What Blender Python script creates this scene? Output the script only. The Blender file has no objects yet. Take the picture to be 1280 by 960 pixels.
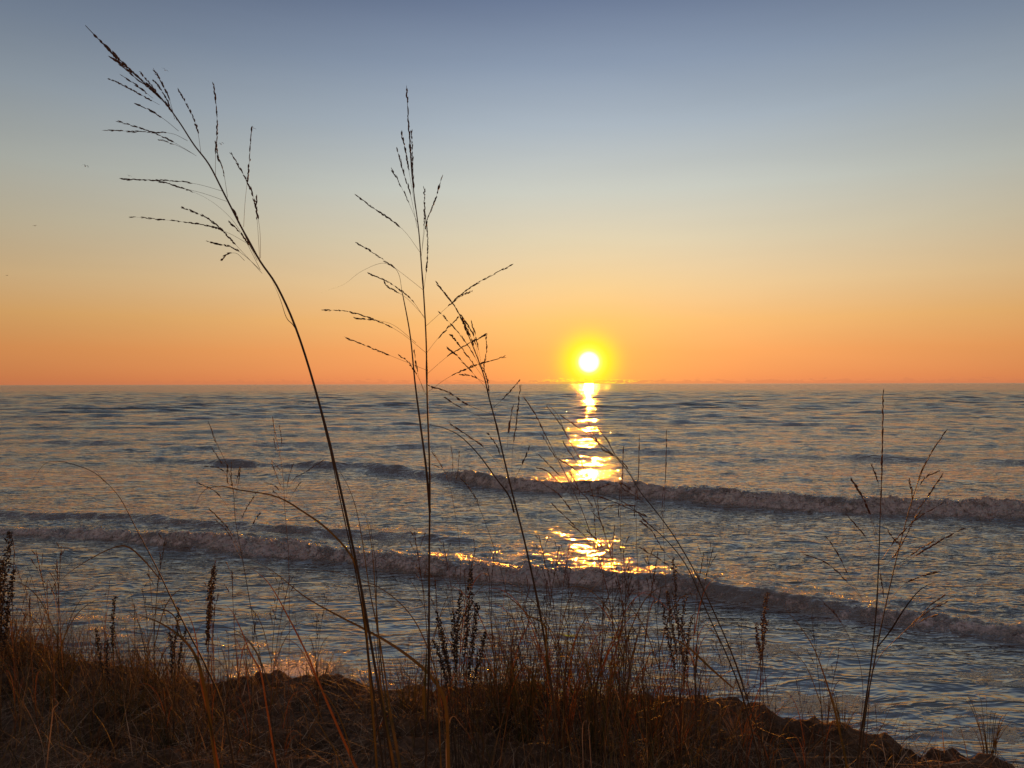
import bpy, math, random
import numpy as np
from mathutils import Vector, Matrix

C = bpy.context.scene
COL = C.collection
R = math.radians
rng = np.random.default_rng(7)
random.seed(11)
PI = math.pi

# ------------------------------------------------------------------ camera
EYE = 2.40                    # metres above the lake
FPX = 960.0                   # focal length in pixels of a 1280 px wide photograph
cd = bpy.data.cameras.new('camera'); cam = bpy.data.objects.new('camera', cd); COL.objects.link(cam)
cam.location = (0, 0, EYE); cam.rotation_euler = (R(90), R(0.12), 0)
cd.sensor_width = 36; cd.lens = 36 * FPX / 1280
cd.clip_start = 0.02; cd.clip_end = 60000
C.camera = cam

# ------------------------------------------------------------------ sky and sun
SUN_AZ, SUN_EL = R(5.72), R(1.62)
sdir = Vector((math.sin(SUN_AZ)*math.cos(SUN_EL), math.cos(SUN_AZ)*math.cos(SUN_EL), math.sin(SUN_EL)))

def lin(r, g, b):
    f = lambda v: (v/255/12.92) if v/255 <= 0.04045 else ((v/255+0.055)/1.055)**2.4
    return (f(r), f(g), f(b), 1.0)

C.view_settings.view_transform = 'Standard'; C.view_settings.look = 'None'
C.view_settings.exposure = 0.18; C.view_settings.gamma = 1.0
C.view_settings.use_curve_mapping = False

class NT:
    def __init__(s, tree): s.t = tree; s.n = tree.nodes; s.l = tree.links
    def node(s, kind, **kw):
        n = s.n.new(kind)
        for k, v in kw.items(): setattr(n, k, v)
        return n
    def link(s, a, b): s.l.new(a, b)
    def setin(s, sock, v):
        if isinstance(v, bpy.types.NodeSocket): s.l.new(v, sock)
        elif v is not None: sock.default_value = v
    def math(s, op, a, b=None, c=None, clamp=False):
        n = s.n.new('ShaderNodeMath'); n.operation = op; n.use_clamp = clamp
        s.setin(n.inputs[0], a); s.setin(n.inputs[1], b); s.setin(n.inputs[2], c)
        return n.outputs[0]
    def mix(s, f, a, b):
        n = s.n.new('ShaderNodeMix'); n.data_type = 'RGBA'
        s.setin(n.inputs[0], f); s.setin(n.inputs[6], a); s.setin(n.inputs[7], b)
        return n.outputs[2]
    def ramp(s, f, stops, interp='LINEAR'):
        n = s.n.new('ShaderNodeValToRGB'); cr = n.color_ramp; cr.interpolation = interp
        while len(cr.elements) < len(stops): cr.elements.new(0.5)
        for e, (p, c) in zip(cr.elements, stops): e.position = p; e.color = c
        s.setin(n.inputs[0], f)
        return n.outputs[0]
    def noise(s, vec, scale, detail=3, rough=0.5, dist=0.0):
        n = s.n.new('ShaderNodeTexNoise'); n.inputs['Scale'].default_value = scale
        n.inputs['Detail'].default_value = detail; n.inputs['Roughness'].default_value = rough
        n.inputs['Distortion'].default_value = dist
        if vec is not None: s.l.new(vec, n.inputs['Vector'])
        return n.outputs[0]
    def mapping(s, vec, scale=(1, 1, 1), rot=(0, 0, 0)):
        n = s.n.new('ShaderNodeMapping'); n.inputs['Scale'].default_value = scale
        n.inputs['Rotation'].default_value = rot; s.l.new(vec, n.inputs['Vector'])
        return n.outputs[0]

def g(v): return (v, v, v, 1)

w = bpy.data.worlds.new('World'); C.world = w; w.use_nodes = True
T = NT(w.node_tree); bg = T.n['Background']
sky = T.node('ShaderNodeTexSky', sky_type='NISHITA', sun_disc=False)
sky.sun_elevation = SUN_EL; sky.sun_rotation = SUN_AZ; sky.altitude = 180
tc = T.node('ShaderNodeTexCoord'); sep = T.node('ShaderNodeSeparateXYZ'); T.link(tc.outputs['Generated'], sep.inputs[0])
nrm = T.node('ShaderNodeVectorMath', operation='NORMALIZE'); T.link(tc.outputs['Generated'], nrm.inputs[0])
sep2 = T.node('ShaderNodeSeparateXYZ'); T.link(nrm.outputs[0], sep2.inputs[0])
elev = T.math('MULTIPLY', T.math('ARCSINE', sep2.outputs[2]), 180/PI)        # degrees above the horizon
pos = T.math('POWER', T.math('DIVIDE', elev, 90.0, clamp=True), 0.5)
def sp(e): return math.sqrt(e/90)
grad = T.ramp(pos, [(sp(0), lin(226, 134, 92)), (sp(0.5), lin(236, 145, 90)), (sp(2.4), lin(245, 164, 98)),
                    (sp(4.6), lin(244, 185, 116)), (sp(7.2), lin(234, 199, 149)), (sp(10.5), lin(216, 203, 174)),
                    (sp(14), lin(196, 199, 190)), (sp(18.5), lin(164, 176, 187)), (sp(22.5), lin(134, 149, 170)),
                    (sp(26.6), lin(102, 117, 144)), (sp(38), lin(108, 114, 124)), (sp(55), lin(108, 110, 118)), (sp(90), lin(96, 98, 106))])
# brightness falls away from the sun's azimuth, as in the real western sky
hv = T.node('ShaderNodeVectorMath', operation='MULTIPLY'); T.link(nrm.outputs[0], hv.inputs[0]); hv.inputs[1].default_value = (1, 1, 0)
hn = T.node('ShaderNodeVectorMath', operation='NORMALIZE'); T.link(hv.outputs[0], hn.inputs[0])
hd = T.node('ShaderNodeVectorMath', operation='DOT_PRODUCT'); T.link(hn.outputs[0], hd.inputs[0])
hd.inputs[1].default_value = (math.sin(SUN_AZ), math.cos(SUN_AZ), 0)
haz = T.math('MULTIPLY', T.math('ARCCOSINE', hd.outputs['Value']), 180/PI)
fall = T.math('EXPONENT', T.math('MULTIPLY', T.math('POWER', T.math('DIVIDE', haz, 31.0), 2.0), -1.0))
fall = T.math('ADD', T.math('MULTIPLY', fall, 0.46), 0.54)
east_fill = T.node('ShaderNodeMapRange', interpolation_type='SMOOTHSTEP'); T.link(haz, east_fill.inputs[0])      # extra sky brightness added behind the camera to fill bank and foam
for i_, v_ in enumerate((50.0, 120.0, 0.0, 0.22)): east_fill.inputs[1+i_].default_value = v_
fall = T.math('ADD', fall, east_fill.outputs[0])
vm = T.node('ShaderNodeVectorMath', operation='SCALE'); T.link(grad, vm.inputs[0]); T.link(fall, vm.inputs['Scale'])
ns = T.node('ShaderNodeVectorMath', operation='SCALE'); T.link(sky.outputs[0], ns.inputs[0]); ns.inputs['Scale'].default_value = 0.07
base = T.mix(0.06, vm.outputs[0], ns.outputs[0])
# barely visible veils of high haze
hz = T.noise(T.mapping(nrm.outputs[0], (1.2, 1.2, 9.0), (R(4), 0, 0)), 2.2, 5, 0.55, 0.4)
hz = T.math('ADD', 0.955, T.math('MULTIPLY', hz, 0.09))
hs_ = T.node('ShaderNodeVectorMath', operation='SCALE'); T.link(base, hs_.inputs[0]); T.link(hz, hs_.inputs['Scale']); base = hs_.outputs[0]
# aureole and the setting sun's own disc
dt = T.node('ShaderNodeVectorMath', operation='DOT_PRODUCT'); T.link(nrm.outputs[0], dt.inputs[0]); dt.inputs[1].default_value = sdir
ang = T.math('MULTIPLY', T.math('ARCCOSINE', T.math('MINIMUM', dt.outputs['Value'], 1.0)), 180/PI)
a2 = T.math('POWER', T.math('DIVIDE', ang, 2.0), 3.0)
glow1 = T.math('EXPONENT', T.math('MULTIPLY', a2, -1.0))
glow2 = T.math('EXPONENT', T.math('MULTIPLY', T.math('DIVIDE', ang, 3.6), -1.0))
base = T.mix(T.math('MULTIPLY', glow2, 0.45), base, (1.0, 0.66, 0.04, 1))
base = T.mix(T.math('MULTIPLY', glow1, 0.97), base, (1.05, 0.96, 0.002, 1))
core = T.ramp(T.math('DIVIDE', ang, 1.5), [(0.0, g(1)), (0.38, g(1)), (0.47, g(0.6)), (0.56, g(0.14)), (0.75, g(0.03)), (1.0, g(0))], 'EASE')
base = T.mix(core, base, (1.5, 1.4, 1.15, 1))
# thin broken cloud bank lying on the horizon
az = T.math('ARCTAN2', sep2.outputs[0], sep2.outputs[1])
cv = T.node('ShaderNodeCombineXYZ'); T.link(T.math('MULTIPLY', az, 57.3), cv.inputs[0]); T.link(T.math('MULTIPLY', elev, 5.0), cv.inputs[1])
cn = T.noise(cv.outputs[0], 1.3, 5, 0.62)
top = T.math('MULTIPLY', T.math('SUBTRACT', cn, 0.33), 1.5)
band = T.math('SUBTRACT', top, elev)
cl = T.math('MULTIPLY', band, 14.0, clamp=True)
cl = T.math('MULTIPLY', cl, 0.28)
base = T.mix(cl, base, (0.50, 0.17, 0.075, 1))
edge = T.math('MULTIPLY', T.math('MULTIPLY', T.math('EXPONENT', T.math('MULTIPLY', T.math('POWER', T.math('DIVIDE', T.math('SUBTRACT', band, 0.03), 0.05), 2.0), -1.0)),
              T.math('EXPONENT', T.math('MULTIPLY', T.math('POWER', T.math('DIVIDE', haz, 3.4), 4.0), -1.0))), 0.8)
base = T.mix(edge, base, (1.1, 0.95, 0.05, 1))
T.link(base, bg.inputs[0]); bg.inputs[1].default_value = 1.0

sl = bpy.data.lights.new('sun', 'SUN'); sl.energy = 3.0; sl.angle = R(0.55); sl.color = (1.0, 0.31, 0.022)
so = bpy.data.objects.new('sun', sl); COL.objects.link(so)
ldir = Vector((math.sin(SUN_AZ)*math.cos(R(1.75)), math.cos(SUN_AZ)*math.cos(R(1.75)), math.sin(R(1.75))))   # the lit upper limb and glow above the disc
so.rotation_euler = ldir.to_track_quat('Z', 'Y').to_euler(); so.location = (20, 60, 12)

# ------------------------------------------------------------------ helpers
def at(px, py, d):
    """world point seen at that place of the photograph at distance d"""
    return Vector(((px-640)/FPX*d, d, EYE-(py-480)/FPX*d))

def tag(o, label=None, cat=None, group=None, kind=None):
    if label: o['label'] = label
    if cat: o['category'] = cat
    if group: o['group'] = group
    if kind: o['kind'] = kind
    return o

def empty(name, loc):
    o = bpy.data.objects.new(name, None); COL.objects.link(o); o.location = loc
    o.empty_display_size = 0.05
    return o

def np_mesh(name, V, F, mat, smooth=True, attrs=None):
    """V (n,3) array, F (m,3|4) int array or (-1 padded)"""
    me = bpy.data.meshes.new(name); V = np.asarray(V, np.float32); F = np.asarray(F, np.int32)
    k = F.shape[1]
    me.vertices.add(len(V)); me.vertices.foreach_set('co', V.ravel())
    me.loops.add(F.size); me.loops.foreach_set('vertex_index', F.ravel())
    me.polygons.add(len(F)); me.polygons.foreach_set('loop_start', np.arange(0, F.size, k, dtype=np.int32))
    me.polygons.foreach_set('loop_total', np.full(len(F), k, np.int32))
    me.polygons.foreach_set('use_smooth', np.full(len(F), smooth))
    me.update(calc_edges=True)
    for an, av in (attrs or {}).items():
        a = me.attributes.new(an, 'FLOAT', 'POINT'); a.data.foreach_set('value', np.asarray(av, np.float32).ravel())
    me.materials.append(mat)
    o = bpy.data.objects.new(name, me); COL.objects.link(o)
    return o

def smooth01(x): x = np.clip(x, 0, 1); return x*x*(3-2*x)

_perm = rng.integers(0, 1 << 30, 4096)
def vnoise(x, y, seed=0):
    """value noise in [-1,1]"""
    xi = np.floor(x).astype(np.int64); yi = np.floor(y).astype(np.int64)
    fx = x-xi; fy = y-yi; fx = fx*fx*fx*(fx*(fx*6-15)+10); fy = fy*fy*fy*(fy*(fy*6-15)+10)
    def h(a, b): return ((_perm[(a*73 + b*1031 + seed*517 + _perm[(b*31+a*7+seed) & 4095]) & 4095]) & 0xffff)/32767.5-1
    return (h(xi, yi)*(1-fx)+h(xi+1, yi)*fx)*(1-fy)+(h(xi, yi+1)*(1-fx)+h(xi+1, yi+1)*fx)*fy
def fbm(x, y, oct=4, seed=0, gain=0.5):
    s = np.zeros_like(x, dtype=np.float64); a = 1.0; n = 0
    for i in range(oct):
        s += a*vnoise(x+13.7*i, y-7.3*i, seed+i); n += a; a *= gain; x = x*2.03; y = y*2.03
    return s/n

# ------------------------------------------------------------------ materials
def new_mat(name):
    m = bpy.data.materials.new(name); m.use_nodes = True
    return m, NT(m.node_tree), m.node_tree.nodes['Principled BSDF']

def plant_mat(name, cols, rough=0.55, trans=0.0, spec=0.35):
    """colour changes from blade to blade and along each blade"""
    m, T, p = new_mat(name)
    geo = T.node('ShaderNodeNewGeometry'); tc = T.node('ShaderNodeTexCoord')
    stops = [(i/(len(cols)-1), (*c, 1)) for i, c in enumerate(cols)]
    n1 = T.noise(tc.outputs['Object'], 9, 4, 0.6)
    f = T.math('ADD', T.math('MULTIPLY', geo.outputs['Random Per Island'], 0.75), T.math('MULTIPLY', T.math('SUBTRACT', n1, 0.5), 1.1))
    f = T.math('ADD', f, 0.12, clamp=True)
    c = T.ramp(f, stops)
    fine = T.noise(T.mapping(tc.outputs['Object'], (1, 1, 0.25)), 160, 2)
    c = T.mix(T.math('MULTIPLY', fine, 0.35), c, (cols[0][0]*0.5, cols[0][1]*0.5, cols[0][2]*0.5, 1))
    T.link(c, p.inputs['Base Color']); p.inputs['Roughness'].default_value = rough
    p.inputs['Specular IOR Level'].default_value = spec
    if trans > 0:
        tr = T.node('ShaderNodeBsdfTranslucent'); T.link(c, tr.inputs[0])
        mx = T.node('ShaderNodeMixShader'); mx.inputs[0].default_value = trans
        T.link(p.outputs[0], mx.inputs[1]); T.link(tr.outputs[0], mx.inputs[2])
        T.link(mx.outputs[0], T.n['Material Output'].inputs[0])
    return m

M_STEM = plant_mat('dry_stem', [(0.028, 0.016, 0.010), (0.055, 0.028, 0.014), (0.10, 0.05, 0.022)], 0.6, 0, 0.3)
M_SEED = plant_mat('seed_husk', [(0.05, 0.022, 0.014), (0.11, 0.045, 0.024), (0.17, 0.08, 0.04)], 0.6, 0.25)
M_LEAF = plant_mat('grass_leaf', [(0.04, 0.036, 0.012), (0.085, 0.06, 0.016), (0.13, 0.065, 0.02)], 0.55, 0.35)
M_LEAFO = plant_mat('rust_leaf', [(0.08, 0.035, 0.012), (0.17, 0.062, 0.02), (0.26, 0.10, 0.03)], 0.55, 0.4)
M_LEAFP = plant_mat('bleached_leaf', [(0.14, 0.10, 0.07), (0.22, 0.16, 0.12), (0.30, 0.23, 0.18)], 0.5, 0.4)
M_WEED = plant_mat('weed_husk', [(0.022, 0.013, 0.010), (0.045, 0.024, 0.016), (0.08, 0.04, 0.022)], 0.7, 0.1)
M_REDGRASS = plant_mat('red_grass', [(0.12, 0.045, 0.025), (0.20, 0.075, 0.035), (0.27, 0.12, 0.06)], 0.5, 0.35)
M_TURF = plant_mat('turf_blades', [(0.018, 0.014, 0.007), (0.05, 0.03, 0.013), (0.095, 0.050, 0.020), (0.12, 0.095, 0.030), (0.22, 0.13, 0.055), (0.46, 0.32, 0.18)], 0.6, 0.4)
M_STRAW = plant_mat('straw_litter', [(0.07, 0.028, 0.014), (0.22, 0.115, 0.055), (0.38, 0.22, 0.12), (0.72, 0.52, 0.36)], 0.6, 0.15)
M_BIRD = plant_mat('gull_feathers', [(0.05, 0.05, 0.055), (0.08, 0.08, 0.085)], 0.7)

def water_mat():
    m, T, p = new_mat('lake_water')
    tc = T.node('ShaderNodeTexCoord'); ob = tc.outputs['Object']
    at_ = T.node('ShaderNodeAttribute'); at_.attribute_name = 'foam'
    at2 = T.node('ShaderNodeAttribute'); at2.attribute_name = 'silt'
    def ridged(vec, sc, det, pw):
        q = T.noise(vec, sc, det, 0.55, 0.35)
        q = T.math('SUBTRACT', 1.0, T.math('ABSOLUTE', T.math('SUBTRACT', T.math('MULTIPLY', q, 2.0), 1.0)))
        return T.math('POWER', q, pw)
    n1 = ridged(T.mapping(ob, (0.42, 1, 1), (0, 0, R(-7))), 2.3, 4, 7.0)
    n1b = ridged(T.mapping(ob, (0.36, 1, 1), (0, 0, R(9))), 6.0, 2, 5.0)
    n2 = T.noise(T.mapping(ob, (0.6, 1, 1), (0, 0, R(12))), 26.0, 3, 0.55, 0.4)
    fn = T.noise(ob, 34.0, 4, 0.7)
    fn2 = T.noise(ob, 9.0, 4, 0.6, 0.5)
    # lacy foam: threshold of noise with the foam amount
    cov = T.math('SUBTRACT', T.math('ADD', T.math('MULTIPLY', at_.outputs['Fac'], 0.95), T.math('MULTIPLY', T.math('SUBTRACT', T.math('ADD', fn, fn2), 1.0), 1.7)), 0.36)
    cov = T.math('MINIMUM', T.math('MULTIPLY', cov, 2.0, clamp=True), T.math('MULTIPLY', at_.outputs['Fac'], 2.2, clamp=True))
    h = T.math('ADD', T.math('ADD', T.math('MULTIPLY', n1, 0.027), T.math('MULTIPLY', n1b, 0.009)), T.math('MULTIPLY', n2, 0.0025))
    h = T.math('ADD', h, T.math('MULTIPLY', T.math('MULTIPLY', T.math('ADD', fn, fn2), cov), 0.030))
    b = T.node('ShaderNodeBump'); b.inputs['Strength'].default_value = 1.0; b.inputs['Distance'].default_value = 1.0
    T.link(h, b.inputs['Height']); T.link(b.outputs[0], p.inputs['Normal'])
    sp_ = T.node('ShaderNodeSeparateXYZ'); T.link(ob, sp_.inputs[0])
    off = T.math('DIVIDE', T.math('SUBTRACT', sp_.outputs[1], 18.0), 90.0, clamp=True)      # rougher open water away from the bar
    paw = T.noise(T.mapping(ob, (0.25, 1, 1)), 0.11, 4, 0.6, 0.5)      # cat's-paws of wind
    n3 = T.noise(T.mapping(ob, (0.4, 1, 1)), 1.6, 4, 0.65, 0.3)
    n4 = ridged(T.mapping(ob, (0.28, 1, 1), (0, 0, R(-6))), 0.22, 4, 3.0)
    calm = T.math('ADD', 0.5, T.math('MULTIPLY', 0.5, T.math('DIVIDE', T.math('SUBTRACT', sp_.outputs[1], 7.5), 2.0, clamp=True)))
    h = T.math('ADD', T.math('MULTIPLY', h, calm), T.math('MULTIPLY', T.math('MULTIPLY', n4, off), 0.65))
    h2 = T.math('ADD', h, T.math('MULTIPLY', T.math('MULTIPLY', n3, off), T.math('ADD', T.math('MULTIPLY_ADD', paw, 0.28, 0.06), T.math('MULTIPLY', T.math('DIVIDE', T.math('SUBTRACT', sp_.outputs[1], 90.0), 700.0, clamp=True), 0.35)))); T.link(h2, b.inputs['Height'])
    wc = T.mix(at2.outputs['Fac'], (0.026, 0.026, 0.025, 1), (0.075, 0.046, 0.030, 1))
    T.link(T.mix(cov, wc, (0.50, 0.47, 0.47, 1)), p.inputs['Base Color'])
    T.link(T.math('ADD', T.math('ADD', T.math('MULTIPLY', cov, 0.45), 0.065), T.math('MULTIPLY', T.math('MULTIPLY', off, paw), 0.16)), p.inputs['Roughness'])
    p.inputs['IOR'].default_value = 2.55
    tr = T.node('ShaderNodeBsdfTranslucent'); T.link(T.mix(cov, (0.12, 0.06, 0.035, 1), (0.36, 0.30, 0.28, 1)), tr.inputs[0])
    T.link(b.outputs[0], tr.inputs['Normal'])
    mx = T.node('ShaderNodeMixShader')
    T.link(T.math('ADD', T.math('MULTIPLY', cov, 0.10), T.math('MULTIPLY', at2.outputs['Fac'], 0.07)), mx.inputs[0])
    T.link(p.outputs[0], mx.inputs[1]); T.link(tr.outputs[0], mx.inputs[2]); T.link(mx.outputs[0], T.n['Material Output'].inputs[0])
    return m

def foam_mat():
    m, T, p = new_mat('sea_foam')
    tc = T.node('ShaderNodeTexCoord')
    n = T.noise(tc.outputs['Object'], 60, 4, 0.7)
    b = T.node('ShaderNodeBump'); b.inputs['Strength'].default_value = 0.8; b.inputs['Distance'].default_value = 0.01
    T.link(n, b.inputs['Height']); T.link(b.outputs[0], p.inputs['Normal'])
    T.link(T.mix(n, (0.45, 0.40, 0.39, 1), (0.80, 0.74, 0.72, 1)), p.inputs['Base Color'])
    p.inputs['Roughness'].default_value = 0.45
    tr = T.node('ShaderNodeBsdfTranslucent'); tr.inputs[0].default_value = (0.62, 0.54, 0.52, 1)
    mx = T.node('ShaderNodeMixShader'); mx.inputs[0].default_value = 0.38
    T.link(p.outputs[0], mx.inputs[1]); T.link(tr.outputs[0], mx.inputs[2]); T.link(mx.outputs[0], T.n['Material Output'].inputs[0])
    return m

def sand_mat():
    m, T, p = new_mat('sandy_bank')
    tc = T.node('ShaderNodeTexCoord'); ob = tc.outputs['Object']
    n1 = T.noise(ob, 2.2, 5, 0.6); n2 = T.noise(ob, 22, 6, 0.65); n3 = T.noise(ob, 170, 3, 0.6)
    c = T.ramp(n2, [(0.33, (0.04, 0.018, 0.010, 1)), (0.5, (0.16, 0.078, 0.042, 1)), (0.68, (0.36, 0.20, 0.12, 1))])
    c = T.mix(T.math('MULTIPLY', n1, 0.6), c, (0.09, 0.046, 0.026, 1))
    c = T.mix(T.math('MULTIPLY', n3, 0.4), c, (0.20, 0.12, 0.08, 1))
    T.link(c, p.inputs['Base Color']); p.inputs['Roughness'].default_value = 0.85; p.inputs['Specular IOR Level'].default_value = 0.2
    h = T.math('ADD', T.math('MULTIPLY', n2, 0.055), T.math('MULTIPLY', n3, 0.008))
    b = T.node('ShaderNodeBump'); b.inputs['Distance'].default_value = 1.0; b.inputs['Strength'].default_value = 0.9
    T.link(h, b.inputs['Height']); T.link(b.outputs[0], p.inputs['Normal'])
    return m
M_WATER, M_FOAM, M_SAND = water_mat(), foam_mat(), sand_mat()

# ------------------------------------------------------------------ the lake
def line_y(pts, X):
    """pts: (x, y) list; y of the breaker's foot at X, linear beyond the ends"""
    p = np.array(sorted(pts)); xs, ys = p[:, 0], p[:, 1]
    return np.interp(X, xs, ys)
def px_line(l):
    out = []
    for px, py in l:
        d = EYE*FPX/(py-480); out.append(((px-640)/FPX*d, d))
    return out
L1 = px_line([(330, 582), (450, 586), (560, 600), (640, 612), (760, 618), (880, 628), (1000, 636), (1130, 641), (1290, 648)])
L1 = [(-60, 32), (-14, 25.5)] + L1 + [(14, 12.9), (40, 10)]
L2 = px_line([(0, 665), (130, 671), (300, 688), (430, 702), (560, 717), (700, 732), (850, 744), (950, 753), (1050, 772), (1130, 786), (1290, 806)])
L2 = [(-40, 15.5), (-13, 13.2)] + L2 + [(7, 6.4), (20, 5)]
L3 = px_line([(0, 646), (130, 650), (240, 660), (340, 670), (470, 676), (600, 684)])
L3 = [(-40, 17), (-14, 14.7)] + L3 + [(30, 9.5)]
L4 = [(-60, 34), (-17, 31), (-6, 29), (4, 27.5), (9, 25), (17, 23), (40, 20)]
L5 = [(-60, 60), (-14, 52), (0, 48), (10, 44), (40, 38)]

comps = []
def add_comp(lam, ang, amp): comps.append((lam, ang, amp, rng.uniform(0, 2*PI)))
for i in range(7):  add_comp(rng.uniform(5.5, 12), rng.normal(-0.12, 0.13), rng.uniform(0.008, 0.015))
for i in range(12): add_comp(rng.uniform(2.0, 5.0), rng.normal(-0.12, 0.30), rng.uniform(0.006, 0.013))
for i in range(22): add_comp(rng.uniform(0.7, 2.0), rng.normal(-0.10, 0.45), rng.uniform(0.0028, 0.0058))
for i in range(30): add_comp(rng.uniform(0.25, 0.7), rng.normal(0, 0.65), rng.uniform(0.0009, 0.0022))
for i in range(16): add_comp(rng.uniform(0.12, 0.25), rng.normal(0, 0.8), rng.uniform(0.00025, 0.0006))

def lake_surface(X, Y, dy):
    Z = np.zeros_like(X); DX = np.zeros_like(X); DY = np.zeros_like(X)
    gust = 0.75+0.55*fbm(X/6.0, Y/3.5, 3, 40)            # calmer and rougher patches
    near = smooth01((Y-4.0)/6.0)*0.5+0.5
    for lam, ang, amp, ph in comps:
        k = 2*PI/lam
        kx, ky = math.sin(ang)*k, math.cos(ang)*k
        fade = smooth01((lam/np.maximum(dy, 0.02)-2.2)/3.0)
        if not fade.any(): continue
        wob = 0.9*vnoise(X/(lam*3.1)+ph, Y/(lam*2.3), int(ph*100)) if lam > 0.5 else 0.0
        a = amp*fade*(gust if lam < 2 else near)*((0.45+0.55*smooth01((Y-19)/6)) if lam > 0.6 else (0.7+0.3*smooth01((Y-6.5)/2.5)))*(1+(2.2 if lam > 3 else 1.2 if lam > 1.2 else .5)*smooth01((Y-20)/60.0))
        th = kx*X+ky*Y+ph+wob*2.0
        s = np.sin(th); Z += a*s; c = np.cos(th)
        DX -= 0.75*a*math.sin(ang)*c*-1; DY -= 0.75*a*math.cos(ang)*c*-1
    foam = np.zeros_like(X); silt = np.zeros_like(X)
    def breaker(L, height, front, back, xmask, foamy, seed, lump):
        nonlocal Z, foam, silt
        wig = 0.18*fbm(X/1.4, X*0+seed, 3, seed)+0.05*vnoise(X/0.25, X*0+seed, seed+5)
        s = Y-line_y(L, X)-wig
        fr = front*(1+0.3*vnoise(X/0.9, X*0+seed*2, seed+2))
        up = smooth01(s/fr); dn = np.exp(-np.maximum(s-fr, 0)/back)
        prof = np.where(s < fr, up**0.9, dn)
        trough = -0.22*np.exp(-((s+0.35)/0.5)**2)
        H = height*xmask*(1+0.36*fbm(X/1.1, X*0+3.3*seed, 4, seed+9))
        fm = foamy*np.clip(xmask*1.3, 0, 1)*(0.92+0.85*fbm(X/0.8, Y/0.5+seed*1.7, 4, seed+12))
        zone = np.exp(-((s-fr*(0.42+0.35*fbm(X/0.7, X*0+seed*0.7, 3, seed+44)))/(fr*0.6))**2)
        trail = np.exp(-np.maximum(s-fr, 0)/(back*0.9))*(s > fr*0.5)
        bil = np.abs(vnoise(X/0.20, Y/0.12, seed+20))+0.62*np.abs(vnoise(X/0.09+Z*3, Y/0.06, seed+21))+0.36*np.abs(vnoise(X/0.045, Y/0.03+Z*9, seed+22))
        lum = (bil-0.55)*lump*H*1.5*np.clip(fm, 0, 1.2)*(zone+0.3*trail)
        Z += H*(prof+trough)+lum
        foam = np.maximum(foam, np.clip(fm*zone*(0.72+0.75*bil), 0, 1));  # foam thinned in the creases between lumps, so their shade is in its colour
        foam = np.maximum(foam, np.clip(fm*trail*0.52, 0, 1))
        silt = np.maximum(silt, np.clip(xmask*1.2, 0, 1)*np.exp(-((s-fr*0.5)/(fr*1.2))**2))
    # far breaker: smooth dark swell at its left end, tumbling foam to the right
    m1 = smooth01((X+12.5)/4.5)*(0.80+0.20*smooth01((X+4.0)/4.0))
    f1 = 0.12+0.88*smooth01((X+2.6)/3.2)
    breaker(L1, 0.180, 0.52, 1.5, m1*0.9+0.05, f1*(X > -30), 3, 0.34)
    # near breaker
    m2 = 0.62+0.38*smooth01((X+9)/4)-0.42*smooth01((X-2.6)/2.6)+0.34*np.exp(-((X-1.5)/1.0)**2)
    f2 = (0.75+0.35*smooth01((X+4.5)/2))*(1-0.55*smooth01((X-0.6)/1.6))
    breaker(L2, 0.115, 0.31, 1.1, m2, f2, 17, 0.42)
    m3 = (1-smooth01((X+2.2)/2.5))
    breaker(L3, 0.075, 0.30, 0.7, m3, 0.25*m3, 29, 0.2)
    m4 = 0.62+0.35*smooth01((X-3)/5)+0.2*(1-smooth01((X+11)/4))
    breaker(L4, 0.095, 0.7, 1.6, m4*(0.9+0.15*vnoise(X/3.0, X*0, 77)), 0*X, 31, 0.1)
    breaker(L5, 0.09, 1.4, 3.0, 0.65+0.3*vnoise(X/5.0, X*0, 78), 0*X, 37, 0.1)
    # churned, foam-streaked water between the near breaker and the far one
    s2 = Y-line_y(L2, X)
    churn = smooth01(s2/0.5)*np.exp(-np.maximum(s2-0.5, 0)/1.3)
    Z += churn*0.034*fbm(X/0.28, Y/0.17, 4, 51)
    foam = np.maximum(foam, churn*np.clip(0.46+0.5*fbm(X/0.9, Y/0.35, 3, 61), 0, 0.75)*smooth01((X+6)/4)*(1-0.6*smooth01((X-2.5)/2)))
    right = smooth01((X-1.5)/2.5)*smooth01((s2+3.5)/1.5)*(1-smooth01((Y-13)/3))
    Z += right*0.025*fbm(X/0.6, Y/0.32, 4, 71)
    foam = np.maximum(foam, 0.52*smooth01((fbm(X/0.8, Y/0.22, 4, 95)-0.12)/0.3)*(Y < 8.8)*smooth01((9.2-Y)/1.0))
    # swash against the bank
    sh = np.maximum(bank_edge(X)-Y+2.4, 0)
    foam = np.maximum(foam, 0.9*np.exp(-((X+1.8)/0.5)**2)*np.exp(-((Y-6.25)/0.5)**2))
    Z += 0.05*np.exp(-((X+2.0)/0.7)**2)*np.exp(-((Y-6.2)/0.3)**2)
    foam = np.maximum(foam, 0.6*smooth01((5.9+0.25*fbm(X/0.5, X*0, 3, 81)-Y)/0.3)*(X > -4.5)*(X < 1.6))
    return X+DX, Y+DY, Z, foam, silt

EDGE = [(-9, 6.2), (-6, 5.0), (-2.85, 4.28), (-2.0, 3.95), (-1.26, 3.80), (0, 3.72), (0.46, 3.62), (0.87, 3.48), (1.12, 3.36), (1.58, 3.26), (1.79, 3.05), (1.95, 2.92), (3.2, 2.3), (6, 1.4), (12, 0.8)]
EDGE = [(x*1.0, y) for x, y in EDGE]
def bank_edge(X):
    p = np.array(EDGE); return np.interp(X, p[:, 0], p[:, 1])

def grid_faces(nr, nc):
    i = np.arange(nr-1)[:, None]*nc+np.arange(nc-1)[None, :]
    return np.stack([i, i+1, i+nc+1, i+nc], -1).reshape(-1, 4)

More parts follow.
